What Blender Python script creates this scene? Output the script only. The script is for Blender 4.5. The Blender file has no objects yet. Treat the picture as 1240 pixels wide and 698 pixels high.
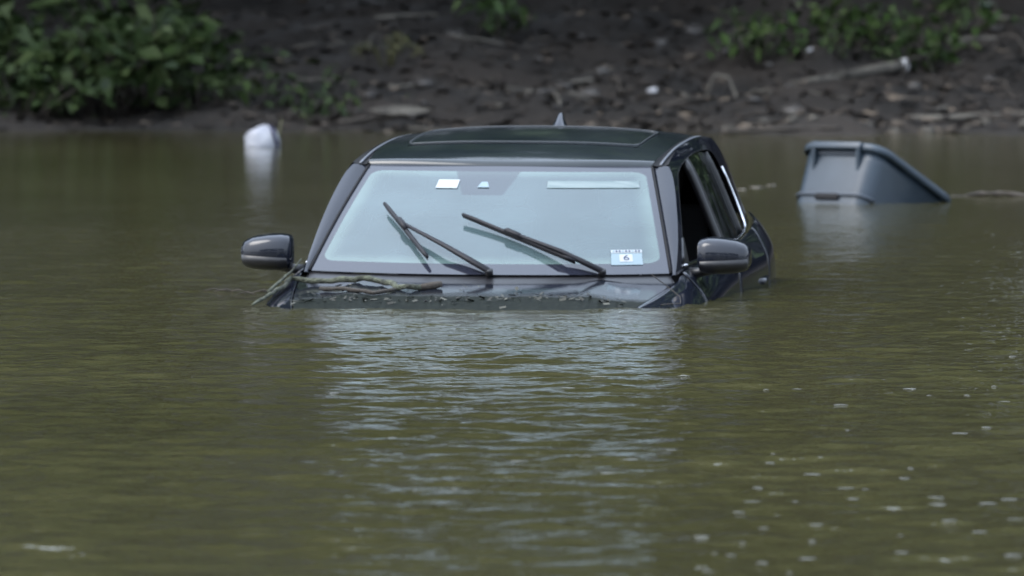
import bpy, bmesh, math, random
import numpy as np
from mathutils import Vector, Matrix, noise
R = math.radians
random.seed(7); rng = np.random.default_rng(11)
scn = bpy.context.scene
COL = scn.collection

# ------------------------------------------------------------------ camera
cd = bpy.data.cameras.new('camera'); cam = bpy.data.objects.new('camera', cd); COL.objects.link(cam)
cam.location = (0, 0, 1.6); cam.rotation_euler = (R(90 - 1.973), 0, 0)
cd.sensor_width = 36; cd.lens = 376.8; cd.clip_start = 0.5; cd.clip_end = 3000
cd.dof.use_dof = True; cd.dof.focus_distance = 39.5; cd.dof.aperture_fstop = 7.8
scn.camera = cam

# ------------------------------------------------------------------ sky and sun (overcast)
SUN_EL, SUN_AZ = R(52), R(250)        # azimuth clockwise from +Y
w = bpy.data.worlds.new('World'); scn.world = w; w.use_nodes = True
nt = w.node_tree; bg = nt.nodes['Background']
sky = nt.nodes.new('ShaderNodeTexSky'); sky.sky_type = 'NISHITA'; sky.sun_disc = False
sky.sun_elevation = SUN_EL; sky.sun_rotation = SUN_AZ
sky.air_density = 1.0; sky.dust_density = 4.0; sky.ozone_density = 1.0
hs = nt.nodes.new('ShaderNodeHueSaturation'); hs.inputs['Saturation'].default_value = 0.42; hs.inputs['Value'].default_value = .45
nt.links.new(sky.outputs[0], hs.inputs['Color']); 
bg.inputs['Strength'].default_value = 0.10
# cloud deck: the standard overcast sky, brightest overhead and the same all round
tcw = nt.nodes.new('ShaderNodeTexCoord'); spw = nt.nodes.new('ShaderNodeSeparateXYZ'); nt.links.new(tcw.outputs['Generated'], spw.inputs[0])
mrw = nt.nodes.new('ShaderNodeMapRange'); mrw.inputs[1].default_value = 0; mrw.inputs[2].default_value = 1; mrw.inputs[3].default_value = 1 / 3; mrw.inputs[4].default_value = 1
nt.links.new(spw.outputs['Z'], mrw.inputs[0])
cl = nt.nodes.new('ShaderNodeMix'); cl.data_type = 'RGBA'; cl.blend_type = 'MULTIPLY'; cl.inputs[0].default_value = 1
cl.inputs[7].default_value = (4.8, 5.75, 7.2, 1); nt.links.new(mrw.outputs[0], cl.inputs[6])
ad = nt.nodes.new('ShaderNodeMix'); ad.data_type = 'RGBA'; ad.blend_type = 'ADD'; ad.inputs[0].default_value = 1
nt.links.new(hs.outputs[0], ad.inputs[6]); nt.links.new(cl.outputs[2], ad.inputs[7]); nt.links.new(ad.outputs[2], bg.inputs['Color'])
sd = bpy.data.lights.new('sun', 'SUN'); sd.energy = 0.5; sd.angle = R(40); sd.color = (1, .97, .93)
sun = bpy.data.objects.new('sun', sd); COL.objects.link(sun)
sdir = Vector((math.sin(SUN_AZ) * math.cos(SUN_EL), math.cos(SUN_AZ) * math.cos(SUN_EL), math.sin(SUN_EL)))
sun.rotation_euler = sdir.to_track_quat('Z', 'Y').to_euler(); sun.location = sdir * 60
vs = scn.view_settings; vs.view_transform = 'Standard'; vs.look = 'None'; vs.gamma = 1; vs.use_curve_mapping = False
vs.exposure = 2.02
scn.render.engine = 'CYCLES'

# ------------------------------------------------------------------ helpers
def new_obj(name, verts, faces, mat, parent=None, smooth=True, mats=None, midx=None):
    me = bpy.data.meshes.new(name)
    me.from_pydata([tuple(v) for v in verts], [], [tuple(f) for f in faces]); me.update()
    if mats:
        for m in mats: me.materials.append(m)
        me.polygons.foreach_set('material_index', midx)
    else: me.materials.append(mat)
    if smooth: me.polygons.foreach_set('use_smooth', [True] * len(me.polygons))
    o = bpy.data.objects.new(name, me); COL.objects.link(o)
    if parent: o.parent = parent
    return o
def tag(o, label=None, cat=None, group=None, kind=None):
    if label: o['label'] = label
    if cat: o['category'] = cat
    if group: o['group'] = group
    if kind: o['kind'] = kind
    return o
def empty(name, loc=(0, 0, 0), rot=(0, 0, 0)):
    o = bpy.data.objects.new(name, None); COL.objects.link(o); o.location = loc; o.rotation_euler = rot
    o.empty_display_size = .2
    return o
def copy_tree(o, parent=None):
    c = o.copy(); COL.objects.link(c)
    if parent: c.parent = parent
    for ch in list(o.children): copy_tree(ch, c)
    return c
class MB:
    """collects geometry for one mesh"""
    def __init__(s): s.v = []; s.f = []
    def add(s, v, f):
        b = len(s.v); s.v += [Vector(p) for p in v]; s.f += [tuple(i + b for i in q) for q in f]; return s
    def grid(s, P, flip=False):
        n, m = len(P), len(P[0]); v = [p for r in P for p in r]
        f = []
        for i in range(n - 1):
            for j in range(m - 1):
                q = (i*m + j, i*m + j + 1, (i+1)*m + j + 1, (i+1)*m + j)
                f.append(q[::-1] if flip else q)
        return s.add(v, f)
    def tube(s, pts, rad, n=8, caps=True, flat=(1, 1), up=(0, 0, 1)):
        pts = [Vector(p) for p in pts]; k = len(pts)
        rad = rad if hasattr(rad, '__len__') else [rad] * k
        v = []; up = Vector(up)
        for i, p in enumerate(pts):
            t = (pts[min(i+1, k-1)] - pts[max(i-1, 0)]).normalized()
            a = t.cross(up)
            if a.length < 1e-3: a = t.cross(Vector((1, 0, 0)))
            a.normalize(); b = a.cross(t).normalized()
            for j in range(n):
                th = 2 * math.pi * (j + .5) / n
                v.append(p + (a * math.cos(th) * flat[0] + b * math.sin(th) * flat[1]) * rad[i])
        f = [(i*n + j, i*n + (j+1) % n, (i+1)*n + (j+1) % n, (i+1)*n + j) for i in range(k-1) for j in range(n)]
        if caps: f += [tuple(range(n))[::-1], tuple(range((k-1)*n, k*n))]
        return s.add(v, f)
    def build(s, name, mat, parent=None, smooth=True, solid=0, bevel=0, sub=0, auto=None, off=-1):
        o = new_obj(name, s.v, s.f, mat, parent, smooth)
        if solid:
            m = o.modifiers.new('solid', 'SOLIDIFY'); m.thickness = solid; m.offset = off
        if bevel:
            m = o.modifiers.new('bevel', 'BEVEL'); m.width = bevel; m.segments = 2; m.limit_method = 'ANGLE'
        if sub:
            m = o.modifiers.new('sub', 'SUBSURF'); m.levels = sub; m.render_levels = sub
        return o
def lerp(a, b, t): return a + (b - a) * t
def interp(x, xs, ys): return float(np.interp(x, xs, ys))
def sinterp(x, xs, ys):
    """smooth (monotone-ish) cubic interpolation"""
    xs = list(xs); ys = list(ys)
    if x <= xs[0]: return ys[0]
    if x >= xs[-1]: return ys[-1]
    i = max(k for k in range(len(xs) - 1) if xs[k] <= x)
    def sl(k):
        if k == 0: return (ys[1]-ys[0])/(xs[1]-xs[0])
        if k == len(xs)-1: return (ys[-1]-ys[-2])/(xs[-1]-xs[-2])
        return (ys[k+1]-ys[k-1])/(xs[k+1]-xs[k-1])
    h = xs[i+1]-xs[i]; t = (x-xs[i])/h
    return ((2*t**3-3*t*t+1)*ys[i] + (t**3-2*t*t+t)*h*sl(i) + (-2*t**3+3*t*t)*ys[i+1] + (t**3-t*t)*h*sl(i+1))

# ------------------------------------------------------------------ materials
def mat(name, col=(.5, .5, .5), rough=.5, metal=0, ior=1.5, coat=0, coat_r=.03, spec=.5):
    m = bpy.data.materials.new(name); m.use_nodes = True
    b = m.node_tree.nodes['Principled BSDF']
    b.inputs['Base Color'].default_value = (*col, 1); b.inputs['Roughness'].default_value = rough
    b.inputs['Metallic'].default_value = metal; b.inputs['IOR'].default_value = ior
    b.inputs['Specular IOR Level'].default_value = spec
    b.inputs['Coat Weight'].default_value = coat; b.inputs['Coat Roughness'].default_value = coat_r
    return m
def N(m, t, **kw):
    n = m.node_tree.nodes.new(t)
    for k, v in kw.items():
        if k.startswith('i_'): n.inputs[k[2:].replace('_', ' ')].default_value = v
        else: setattr(n, k, v)
    return n
def L(m, a, b): m.node_tree.links.new(a, b)
def noise_col(m, scale, c1, c2, lo=.35, hi=.65, detail=5, bump=0, bscale=None, coord='Object', rough=None, vec_scale=None):
    """two-tone noise base colour with optional bump"""
    b = m.node_tree.nodes['Principled BSDF']
    tc = N(m, 'ShaderNodeTexCoord'); src = tc.outputs[coord]
    if vec_scale:
        mp = N(m, 'ShaderNodeMapping'); mp.inputs['Scale'].default_value = vec_scale; L(m, src, mp.inputs[0]); src = mp.outputs[0]
    n = N(m, 'ShaderNodeTexNoise', i_Scale=scale, i_Detail=detail); L(m, src, n.inputs['Vector'])
    r = N(m, 'ShaderNodeValToRGB'); r.color_ramp.elements[0].position = lo; r.color_ramp.elements[1].position = hi
    r.color_ramp.elements[0].color = (*c1, 1); r.color_ramp.elements[1].color = (*c2, 1)
    L(m, n.outputs['Fac'], r.inputs[0]); L(m, r.outputs[0], b.inputs['Base Color'])
    if bump:
        n2 = N(m, 'ShaderNodeTexNoise', i_Scale=bscale or scale * 3, i_Detail=6.0); L(m, src, n2.inputs['Vector'])
        bp = N(m, 'ShaderNodeBump', i_Strength=bump, i_Distance=.02); L(m, n2.outputs['Fac'], bp.inputs['Height'])
        L(m, bp.outputs[0], b.inputs['Normal'])
    return m
def island_col(m, cols, rough=.6):
    b = m.node_tree.nodes['Principled BSDF']; g = N(m, 'ShaderNodeNewGeometry')
    r = N(m, 'ShaderNodeValToRGB'); r.color_ramp.interpolation = 'LINEAR'
    e = r.color_ramp.elements
    while len(e) < len(cols): e.new(.5)
    for i, c in enumerate(cols): e[i].position = i / (len(cols) - 1); e[i].color = (*c, 1)
    L(m, g.outputs['Random Per Island'], r.inputs[0]); L(m, r.outputs[0], b.inputs['Base Color'])
    b.inputs['Roughness'].default_value = rough
    return m

M_paint = mat('dark_paint', (.009, .011, .018), .05)
M_roof = noise_col(mat('dusty_roof_paint', rough=.10), 3, (.012, .017, .020), (.022, .028, .032), vec_scale=(1, .4, 1))
M_black = mat('black_plastic', (.012, .012, .014), .38)
M_wiper = mat('wiper_black', (.006, .006, .009), .5, spec=.25)
M_rubber = mat('rubber', (.008, .008, .009), .7, spec=.2)
M_chrome = mat('chrome', (.62, .63, .66), .12, metal=1)
M_trimg = mat('grey_trim', (.13, .14, .16), .35)
M_white = mat('white_sticker', (.34, .36, .37), .35)
M_blueprint = mat('pale_blue_print', (.18, .24, .27), .4)
M_ink = mat('dark_ink', (.03, .04, .08), .5)
M_interior = mat('dark_interior', (.03, .03, .032), .8)
M_seat = mat('seat_cloth', (.045, .045, .048), .85)
M_sideglass = mat('tinted_side_glass', (.006, .008, .008), .02, ior=1.5)
M_sunglass = mat('sunroof_glass', (.006, .008, .009), .03, ior=1.5)
M_lamp = mat('lamp_glass', (.25, .015, .015), .1, coat=1)

# hood: dark paint; the trees' dark reflection towards the nose is painted in
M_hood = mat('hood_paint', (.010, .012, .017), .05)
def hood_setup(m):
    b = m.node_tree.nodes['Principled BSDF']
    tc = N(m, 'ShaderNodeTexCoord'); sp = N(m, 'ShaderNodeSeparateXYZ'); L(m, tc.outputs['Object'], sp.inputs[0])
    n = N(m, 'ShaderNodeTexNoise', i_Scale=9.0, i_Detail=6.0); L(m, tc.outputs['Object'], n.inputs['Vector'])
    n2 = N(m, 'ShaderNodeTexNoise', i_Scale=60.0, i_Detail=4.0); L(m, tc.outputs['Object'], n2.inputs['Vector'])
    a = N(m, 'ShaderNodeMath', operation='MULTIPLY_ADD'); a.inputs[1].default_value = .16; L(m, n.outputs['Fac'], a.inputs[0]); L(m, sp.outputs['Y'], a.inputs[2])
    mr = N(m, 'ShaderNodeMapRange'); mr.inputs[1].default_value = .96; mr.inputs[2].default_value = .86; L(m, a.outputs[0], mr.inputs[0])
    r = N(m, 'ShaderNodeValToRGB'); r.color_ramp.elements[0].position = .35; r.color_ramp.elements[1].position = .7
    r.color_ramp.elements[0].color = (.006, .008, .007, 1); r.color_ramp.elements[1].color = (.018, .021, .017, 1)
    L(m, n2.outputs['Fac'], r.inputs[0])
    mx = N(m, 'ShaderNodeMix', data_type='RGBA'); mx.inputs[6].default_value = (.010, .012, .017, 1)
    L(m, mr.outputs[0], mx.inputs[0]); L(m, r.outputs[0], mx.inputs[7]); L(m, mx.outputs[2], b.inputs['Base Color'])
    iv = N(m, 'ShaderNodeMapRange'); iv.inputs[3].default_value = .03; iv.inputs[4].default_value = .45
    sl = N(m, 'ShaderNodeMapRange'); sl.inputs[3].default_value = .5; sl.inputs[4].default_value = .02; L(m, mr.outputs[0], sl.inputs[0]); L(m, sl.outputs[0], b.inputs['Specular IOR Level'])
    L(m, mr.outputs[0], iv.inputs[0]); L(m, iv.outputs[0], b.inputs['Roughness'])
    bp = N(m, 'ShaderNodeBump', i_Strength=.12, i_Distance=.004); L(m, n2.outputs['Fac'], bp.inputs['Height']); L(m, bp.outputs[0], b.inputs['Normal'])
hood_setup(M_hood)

# windscreen: black printed border, misted inside
M_screen = bpy.data.materials.new('misted_windscreen'); M_screen.use_nodes = True
def screen_setup(m):
    nt = m.node_tree; nt.nodes.remove(nt.nodes['Principled BSDF']); out = nt.nodes['Material Output']
    at = N(m, 'ShaderNodeAttribute', attribute_name='inset')          # metres inside the printed border
    k = N(m, 'ShaderNodeMapRange'); k.inputs[1].default_value = -.002; k.inputs[2].default_value = .004; L(m, at.outputs['Fac'], k.inputs[0])
    a2 = N(m, 'ShaderNodeAttribute', attribute_name='notch')
    k2 = N(m, 'ShaderNodeMapRange'); k2.inputs[1].default_value = -.004; k2.inputs[2].default_value = .006; k2.inputs[3].default_value = .38; L(m, a2.outputs['Fac'], k2.inputs[0])
    kk = N(m, 'ShaderNodeMath', operation='MULTIPLY'); L(m, k.outputs[0], kk.inputs[0]); L(m, k2.outputs[0], kk.inputs[1])
    edge = N(m, 'ShaderNodeMapRange', interpolation_type='SMOOTHSTEP'); edge.inputs[1].default_value = 0; edge.inputs[2].default_value = .075
    edge.inputs[3].default_value = 1; edge.inputs[4].default_value = 0; L(m, at.outputs['Fac'], edge.inputs[0])
    tc = N(m, 'ShaderNodeTexCoord'); mp = N(m, 'ShaderNodeMapping'); mp.inputs['Scale'].default_value = (2.2, 2.2, 5); L(m, tc.outputs['Object'], mp.inputs[0])
    n = N(m, 'ShaderNodeTexNoise', i_Scale=1.6, i_Detail=3.0); L(m, mp.outputs[0], n.inputs['Vector'])
    col = N(m, 'ShaderNodeMix', data_type='RGBA'); col.inputs[6].default_value = (.062, .094, .102, 1); col.inputs[7].default_value = (.105, .155, .15, 1)
    L(m, edge.outputs[0], col.inputs[0])
    mist = N(m, 'ShaderNodeBsdfDiffuse'); L(m, col.outputs[2], mist.inputs['Color'])
    tr = N(m, 'ShaderNodeBsdfTransparent'); tr.inputs[0].default_value = (.82, .9, .88, 1)
    op = N(m, 'ShaderNodeMapRange'); op.inputs[1].default_value = .3; op.inputs[2].default_value = .7; op.inputs[3].default_value = .74; op.inputs[4].default_value = .95
    L(m, n.outputs['Fac'], op.inputs[0])
    m1 = N(m, 'ShaderNodeMixShader'); L(m, op.outputs[0], m1.inputs[0]); L(m, tr.outputs[0], m1.inputs[1]); L(m, mist.outputs[0], m1.inputs[2])
    frit = N(m, 'ShaderNodeBsdfDiffuse'); frit.inputs['Color'].default_value = (.018, .020, .030, 1)
    m2 = N(m, 'ShaderNodeMixShader'); L(m, kk.outputs[0], m2.inputs[0]); L(m, frit.outputs[0], m2.inputs[1]); L(m, m1.outputs[0], m2.inputs[2])
    gl = N(m, 'ShaderNodeBsdfGlossy'); gl.inputs['Roughness'].default_value = .015
    fr = N(m, 'ShaderNodeFresnel'); fr.inputs['IOR'].default_value = 1.85
    m3 = N(m, 'ShaderNodeMixShader'); L(m, fr.outputs[0], m3.inputs[0]); L(m, m2.outputs[0], m3.inputs[1]); L(m, gl.outputs[0], m3.inputs[2])
    L(m, m3.outputs[0], out.inputs['Surface'])
screen_setup(M_screen)

M_water = mat('muddy_water', (.05, .05, .03), .075, ior=1.33)
def water_setup(m):
    b = m.node_tree.nodes['Principled BSDF']
    tc = N(m, 'ShaderNodeTexCoord'); mp = N(m, 'ShaderNodeMapping'); mp.inputs['Scale'].default_value = (1, .7, 1); L(m, tc.outputs['Object'], mp.inputs[0])
    n = N(m, 'ShaderNodeTexNoise', i_Scale=13.0, i_Detail=2.0, i_Roughness=.55); L(m, mp.outputs[0], n.inputs['Vector'])
    bp = N(m, 'ShaderNodeBump', i_Strength=1.0, i_Distance=.010); L(m, n.outputs['Fac'], bp.inputs['Height']); L(m, bp.outputs[0], b.inputs['Normal'])
    sy = N(m, 'ShaderNodeSeparateXYZ'); L(m, tc.outputs['Object'], sy.inputs[0])
    cm = N(m, 'ShaderNodeMapRange'); cm.inputs[1].default_value = 46; cm.inputs[2].default_value = 62; cm.inputs[3].default_value = 1; cm.inputs[4].default_value = .45   # sheltered water by the bank
    L(m, sy.outputs['Y'], cm.inputs[0]); L(m, cm.outputs[0], bp.inputs['Strength'])
    n2 = N(m, 'ShaderNodeTexNoise', i_Scale=.25, i_Detail=3.0); L(m, tc.outputs['Object'], n2.inputs['Vector'])
    r = N(m, 'ShaderNodeValToRGB'); r.color_ramp.elements[0].position = .3; r.color_ramp.elements[1].position = .7
    r.color_ramp.elements[0].color = (.042, .039, .016, 1); r.color_ramp.elements[1].color = (.054, .050, .022, 1)
    L(m, n2.outputs['Fac'], r.inputs[0]); L(m, r.outputs[0], b.inputs['Base Color'])
water_setup(M_water)

M_ground = noise_col(mat('leaf_litter_mud', rough=.75), .9, (.005, .0042, .0034), (.026, .020, .0155), .3, .7, detail=8, bump=.8, bscale=14)
M_bin = noise_col(mat('grey_blue_plastic', rough=.42), 5, (.018, .030, .044), (.029, .044, .061), bump=.05, bscale=200)
M_bindark = mat('bin_dark_plastic', (.035, .045, .06), .45)
M_bark = noise_col(mat('dark_bark', rough=.9), 4, (.02, .017, .014), (.06, .05, .04), bump=.8, bscale=30, vec_scale=(1, 1, .25))
M_drift = noise_col(mat('pale_driftwood', rough=.8), 6, (.04, .036, .03), (.12, .108, .088), bump=.6, bscale=40)
M_lichen = noise_col(mat('lichen_bark', rough=.85), 22, (.016, .018, .011), (.10, .11, .075), .38, .68, bump=.7, bscale=90)
M_stone = noise_col(mat('wet_stone', rough=.5), 5, (.025, .022, .02), (.06, .054, .048), bump=.5, bscale=30)
M_bag = noise_col(mat('white_plastic_bag', rough=.45), 8, (.25, .26, .30), (.34, .35, .38), bump=.25, bscale=20)
M_strap = mat('navy_strap', (.012, .014, .05), .6)
M_leafA = island_col(mat('shrub_leaf', rough=.45, spec=.15), [(.011, .019, .007), (.022, .038, .011), (.050, .068, .026)], .5)
M_leafB = island_col(mat('grassy_leaf', rough=.5, spec=.15), [(.016, .030, .008), (.030, .056, .014), (.055, .078, .026)], .5)
M_leafY = island_col(mat('yellow_leaf', rough=.5), [(.05, .055, .018), (.10, .095, .032)], .5)
M_crown = island_col(mat('tree_leaf', rough=.55), [(.035, .055, .022), (.055, .085, .034), (.08, .115, .046)], .55)
M_litter = island_col(mat('litter', rough=.8), [(.010, .008, .006), (.022, .017, .013), (.045, .033, .024), (.034, .028, .022), (.16, .125, .092)], .8)
M_hoodbits = island_col(mat('hood_litter', rough=.8), [(.008, .008, .006), (.02, .02, .014), (.035, .035, .026), (.10, .10, .08)], .8)

# ------------------------------------------------------------------ ground (bank and lake bed in one sheet)
def axis(dense, outer):
    return np.unique(np.round(np.concatenate([dense, outer]), 4))
GX = axis(np.arange(-7, 7.01, .14), np.concatenate([-np.geomspace(8, 900, 22), np.geomspace(8, 900, 22)]))
GY = axis(np.arange(77.5, 96, .12), np.concatenate([[-900, -300, -60, -30, -20, -14, -10, -6, -3, 0, 20, 40, 55, 68, 74, 76.5], np.geomspace(97, 1500, 26)]))
def shore(x): return 80.9 - .8 * (1 + math.tanh(x - 1.1)) + .25 * math.sin(x * 1.7) + .15 * math.sin(x * 4.1 + 1)
def ground_z(x, y):
    d = y - shore(x)
    if y < 0: return interp(-y, [0, 3, 10, 14, 30, 900], [-1.02, -.8, .3, 1.2, 2.0, 6])
    if d < 0: z = max(-1.02, .12 * d)
    else:
        flat = .5 * (1 + math.tanh(x - 1.1))       # low mud shelf on one side
        z = interp(d, [0, 1.2, 2.6, 4.2, 7, 11, 16, 40, 80, 200, 1500], [0, .16 - .11 * flat, .34 - .21*flat, .52 - .23*flat, .95 - .08*flat, 1.9, 2.8, 9, 15, 20, 21])
    if d > -3:
        k = min(1, max(0, (d + .3) / 1.2))
        z += k * (.13 * noise.noise((x * 1.1, y * .7, 3)) + .08 * noise.noise((x * 3, y * 2, 8)) + .035 * noise.noise((x * 8, y * 5, 1)))
    return z
P = [[(x, y, ground_z(x, y)) for x in GX] for y in GY]
g = MB().grid(P).build('ground', M_ground); tag(g, 'muddy bank littered with brown leaves rising from the flood water', 'ground', kind='structure')

# ------------------------------------------------------------------ water with real ripples
WX = axis(np.arange(-5.2, 5.21, .042), np.concatenate([-np.geomspace(5.6, 900, 26), np.geomspace(5.6, 900, 26)]))
WY = axis(np.arange(22, 56, .042), np.concatenate([np.arange(56, 84, .09), -np.geomspace(1, 900, 12), np.arange(0, 22, .5), [90, 110]]))
X, Y = np.meshgrid(WX, WY)
Zw = np.zeros_like(X)
for i in range(80):
    lam = float(np.exp(rng.uniform(math.log(.13), math.log(.62)))); th = rng.normal(math.pi / 2, 1.0); k = 2 * math.pi / lam
    amp = .0024 * lam ** 1.0 * rng.uniform(.4, 1)
    ph = rng.uniform(0, 6.28)
    wob = .5 * np.sin(.6 * X + .31 * Y + ph) + .4 * np.sin(.23 * Y - .9 * X + 2 * ph)
    Zw += amp * np.sin(k * (math.cos(th) * X + math.sin(th) * Y) + ph + wob) * (.65 + .45 * np.sin(.35 * X * math.cos(ph) + .22 * Y + 3 * ph))
fade = np.clip((5.2 - np.abs(X)) / .8, 0, 1) * np.interp(Y, [21, 23, 30, 36, 42, 52, 62, 75], [0, 1.35, 1.45, 1.45, 1.05, .55, .28, .14])
Zw *= fade
nx, ny = len(WX), len(WY)
me = bpy.data.meshes.new('water'); co = np.stack([X, Y, Zw], -1).reshape(-1, 3)
idx = np.arange(nx * ny).reshape(ny, nx)
q = np.stack([idx[:-1, :-1], idx[:-1, 1:], idx[1:, 1:], idx[1:, :-1]], -1).reshape(-1, 4)
me.vertices.add(len(co)); me.vertices.foreach_set('co', co.ravel())
me.loops.add(q.size); me.loops.foreach_set('vertex_index', q.ravel().astype(np.int32))
me.polygons.add(len(q)); me.polygons.foreach_set('loop_start', np.arange(0, q.size, 4, dtype=np.int32)); me.polygons.foreach_set('use_smooth', np.ones(len(q), bool))
me.update(calc_edges=True); me.materials.append(M_water)
wo = bpy.data.objects.new('water', me); COL.objects.link(wo)
tag(wo, 'murky olive brown flood water with small ripples', 'water', kind='structure')

# ------------------------------------------------------------------ the car
PITCH, YAW, ROLL = 2.3, -7.7, .25
car = empty('car', (0, 0, 0), (R(PITCH), R(ROLL), R(YAW)))
tag(car, 'dark sport utility car drowned up to its windscreen in brown flood water', 'car')
rot = Matrix.Rotation(R(YAW), 3, 'Z') @ Matrix.Rotation(R(ROLL), 3, 'Y') @ Matrix.Rotation(R(PITCH), 3, 'X')
car.location = Vector((-.125, 44.6, .119)) - rot @ Vector((0, 1.22, 1.075))

# windscreen surface
WB, WH = .758, .600
def screen(u, v, h=0.0):
    def p(u, v):
        b = Vector((WB * u, 1.22 + .24 * abs(u) ** 2.2, 1.075 - .006 * u * u))
        t = Vector((WH * u, 2.02 + .09 * u * u, 1.530 - .004 * u * u))
        q = b.lerp(t, v); s = math.sin(math.pi * v)
        q.z += .016 * s; q.y -= .010 * s
        return q
    q = p(u, v)
    if h:
        du = p(u + .01, v) - p(u - .01, v); dv = p(u, v + .01) - p(u, v - .01)
        q = q + du.cross(dv).normalized() * h
    return q
def inset(u, v):
    W = lerp(WB, WH, v); x = u * W; s = v * .93
    r = .055; y0, y1 = .082, .93 - .052
    dx = abs(x) - (W - .026) + r; dy = abs(s - (y0 + y1) / 2) - (y1 - y0) / 2 + r
    d = math.hypot(max(dx, 0), max(dy, 0)) + min(max(dx, dy), 0) - r
    # camera housing, a trapezium hanging from the top edge
    cx = -.075; e1 = abs(x - cx) - (.085 + (s - .65) * .23); e2 = .655 - s
    e = max(e1, e2)
    return -d, e
nu, nv = 141, 71
P = [[screen(-1 + 2 * i / (nu - 1), j / (nv - 1)) for i in range(nu)] for j in range(nv)]
ws = MB().grid(P).build('windscreen', M_screen, car)
ws['label'] = 'misted windscreen with dark printed border'
a = ws.data.attributes.new('inset', 'FLOAT', 'POINT')
a.data.foreach_set('value', [inset(-1 + 2 * i / (nu - 1), j / (nv - 1))[0] for j in range(nv) for i in range(nu)])
a = ws.data.attributes.new('notch', 'FLOAT', 'POINT')
a.data.foreach_set('value', [inset(-1 + 2 * i / (nu - 1), j / (nv - 1))[1] for j in range(nv) for i in range(nu)])
def patch(u0, u1, v0, v1, h, n=8):
    return [[screen(lerp(u0, u1, i / n), lerp(v0, v1, j / n), h) for i in range(n + 1)] for j in range(n + 1)]
MB().grid(patch(-.445, -.30, .765, .85, .004)).build('toll_tag', M_white, ws)
MB().grid(patch(.30, .90, .775, .845, .003)).build('pale_screen_strip', noise_col(mat('pale_strip', rough=.5), 6, (.10, .14, .145), (.17, .21, .21), vec_scale=(1, 6, 6)), ws)  # pale streaked strip near the top of the windscreen
st = MB().grid(patch(.70, .868, .075, .20, .003)).build('inspection_sticker', M_blueprint, ws)
MB().grid(patch(.70, .868, .175, .20, .0045)).build('sticker_band', M_white, ws)
MB().grid(patch(.745, .815, .10, .162, .0045)).build('sticker_panel', M_white, ws)
# sticker numeral
cu = bpy.data.curves.new('numeral', 'FONT'); cu.body = '6'; cu.size = 1; cu.align_x = 'CENTER'; cu.align_y = 'CENTER'
to = bpy.data.objects.new('numeral', cu); COL.objects.link(to)
bpy.context.view_layer.update()
tm = bpy.data.meshes.new_from_object(to); bpy.data.objects.remove(to)
for v in tm.vertices: v.co = screen(.781 + v.co.x * .075, .131 + v.co.y * .062, .006)
tm.materials.clear(); tm.materials.append(M_ink)
no = bpy.data.objects.new('numeral', tm); COL.objects.link(no); no.parent = ws
for k in range(9):
    u0 = .708 + k * .0175
    MB().grid(patch(u0, u0 + .010, .180, .195, .006, 1)).build('sticker_letter', M_ink if k % 3 else M_blueprint, ws)

# camera housing behind the glass
def housing(u0, u1, v0, v1, d0, d1):
    m = MB(); a = [screen(u0*.8, v0, -d0), screen(u1, v0, -d0), screen(u1 + .05, v1, -d0), screen(u0 - .05, v1, -d0)]
    b = [p + Vector((0, .06, -.05)) for p in a]
    return m.add(a + b, [(0, 1, 2, 3), (7, 6, 5, 4), (0, 4, 5, 1), (1, 5, 6, 2), (2, 6, 7, 3), (3, 7, 4, 0)])
housing(-.24, 0, .72, .93, .01, .06).build('camera_housing', M_black, car)
MB().add([screen(-.165, .775, .004), screen(-.085, .775, .004), screen(-.105, .83, .004), screen(-.145, .83, .004)], [(0, 1, 2, 3)]).build('camera_lens', M_blueprint, ws)

# roof
def roof_edge(y): return sinterp(y, [2.0, 2.5, 3.2, 4.1], [.605, .622, .622, .575])
def roof_mid(y): return sinterp(y, [2.0, 2.09, 2.25, 2.6, 3.1, 3.6, 4.1], [1.532, 1.558, 1.588, 1.622, 1.636, 1.615, 1.565])
def roof_side(y): return sinterp(y, [2.0, 2.25, 2.6, 3.1, 3.6, 4.1], [1.530, 1.558, 1.582, 1.590, 1.574, 1.530])
def roof_pt(u, t, h=0):
    y = lerp(2.026 + .09 * u * u, 4.08 - .06 * u * u, t)
    a = abs(u); crown = (1 - a ** 2.6)
    return Vector((u * roof_edge(y), y, lerp(roof_side(y), roof_mid(y), crown) + h))
P = [[roof_pt(-1 + i / 20, j / 40) for i in range(41)] for j in range(41)]
# turned-down leading lip
P = [[p - Vector((0, .004, .02)) for p in P[0]]] + P
roof = MB().grid(P).build('roof', M_roof, car)
# sunroof panel
def rrect(u0, u1, t0, t1, r, h, n=6):
    pts = []
    for cxs, cys, a0 in ((u1 - r, t1 - r, 0), (u0 + r, t1 - r, 90), (u0 + r, t0 + r, 180), (u1 - r, t0 + r, 270)):
        for k in range(n + 1):
            a = R(a0 + 90 * k / n); pts.append((cxs + r * math.cos(a), cys + r * math.sin(a) * .75))
    return pts
P = [[roof_pt(lerp(-.80, .80, i / 24), lerp(.20, .62, j / 16), .003) for i in range(25)] for j in range(17)]
sr = MB().grid(P).build('sunroof', M_roof, roof)
loop = rrect(-.80, .80, .20, .62, .06, .003, 6)
# resample the loop densely so the seal follows the roof
dl = []
for k in range(len(loop)):
    a, b = loop[k], loop[(k + 1) % len(loop)]
    m_ = max(1, int(math.hypot((b[0]-a[0]) * .6, (b[1]-a[1]) * 2) / .05))
    for q_ in range(m_): dl.append((lerp(a[0], b[0], q_/m_), lerp(a[1], b[1], q_/m_)))
pts = [roof_pt(p[0], p[1], .005) for p in dl] ; pts.append(pts[0])
MB().tube(pts, .0028, 6, caps=False).build('sunroof_seal', mat('seal_grey', (.05, .055, .06), .35), roof)
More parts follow.
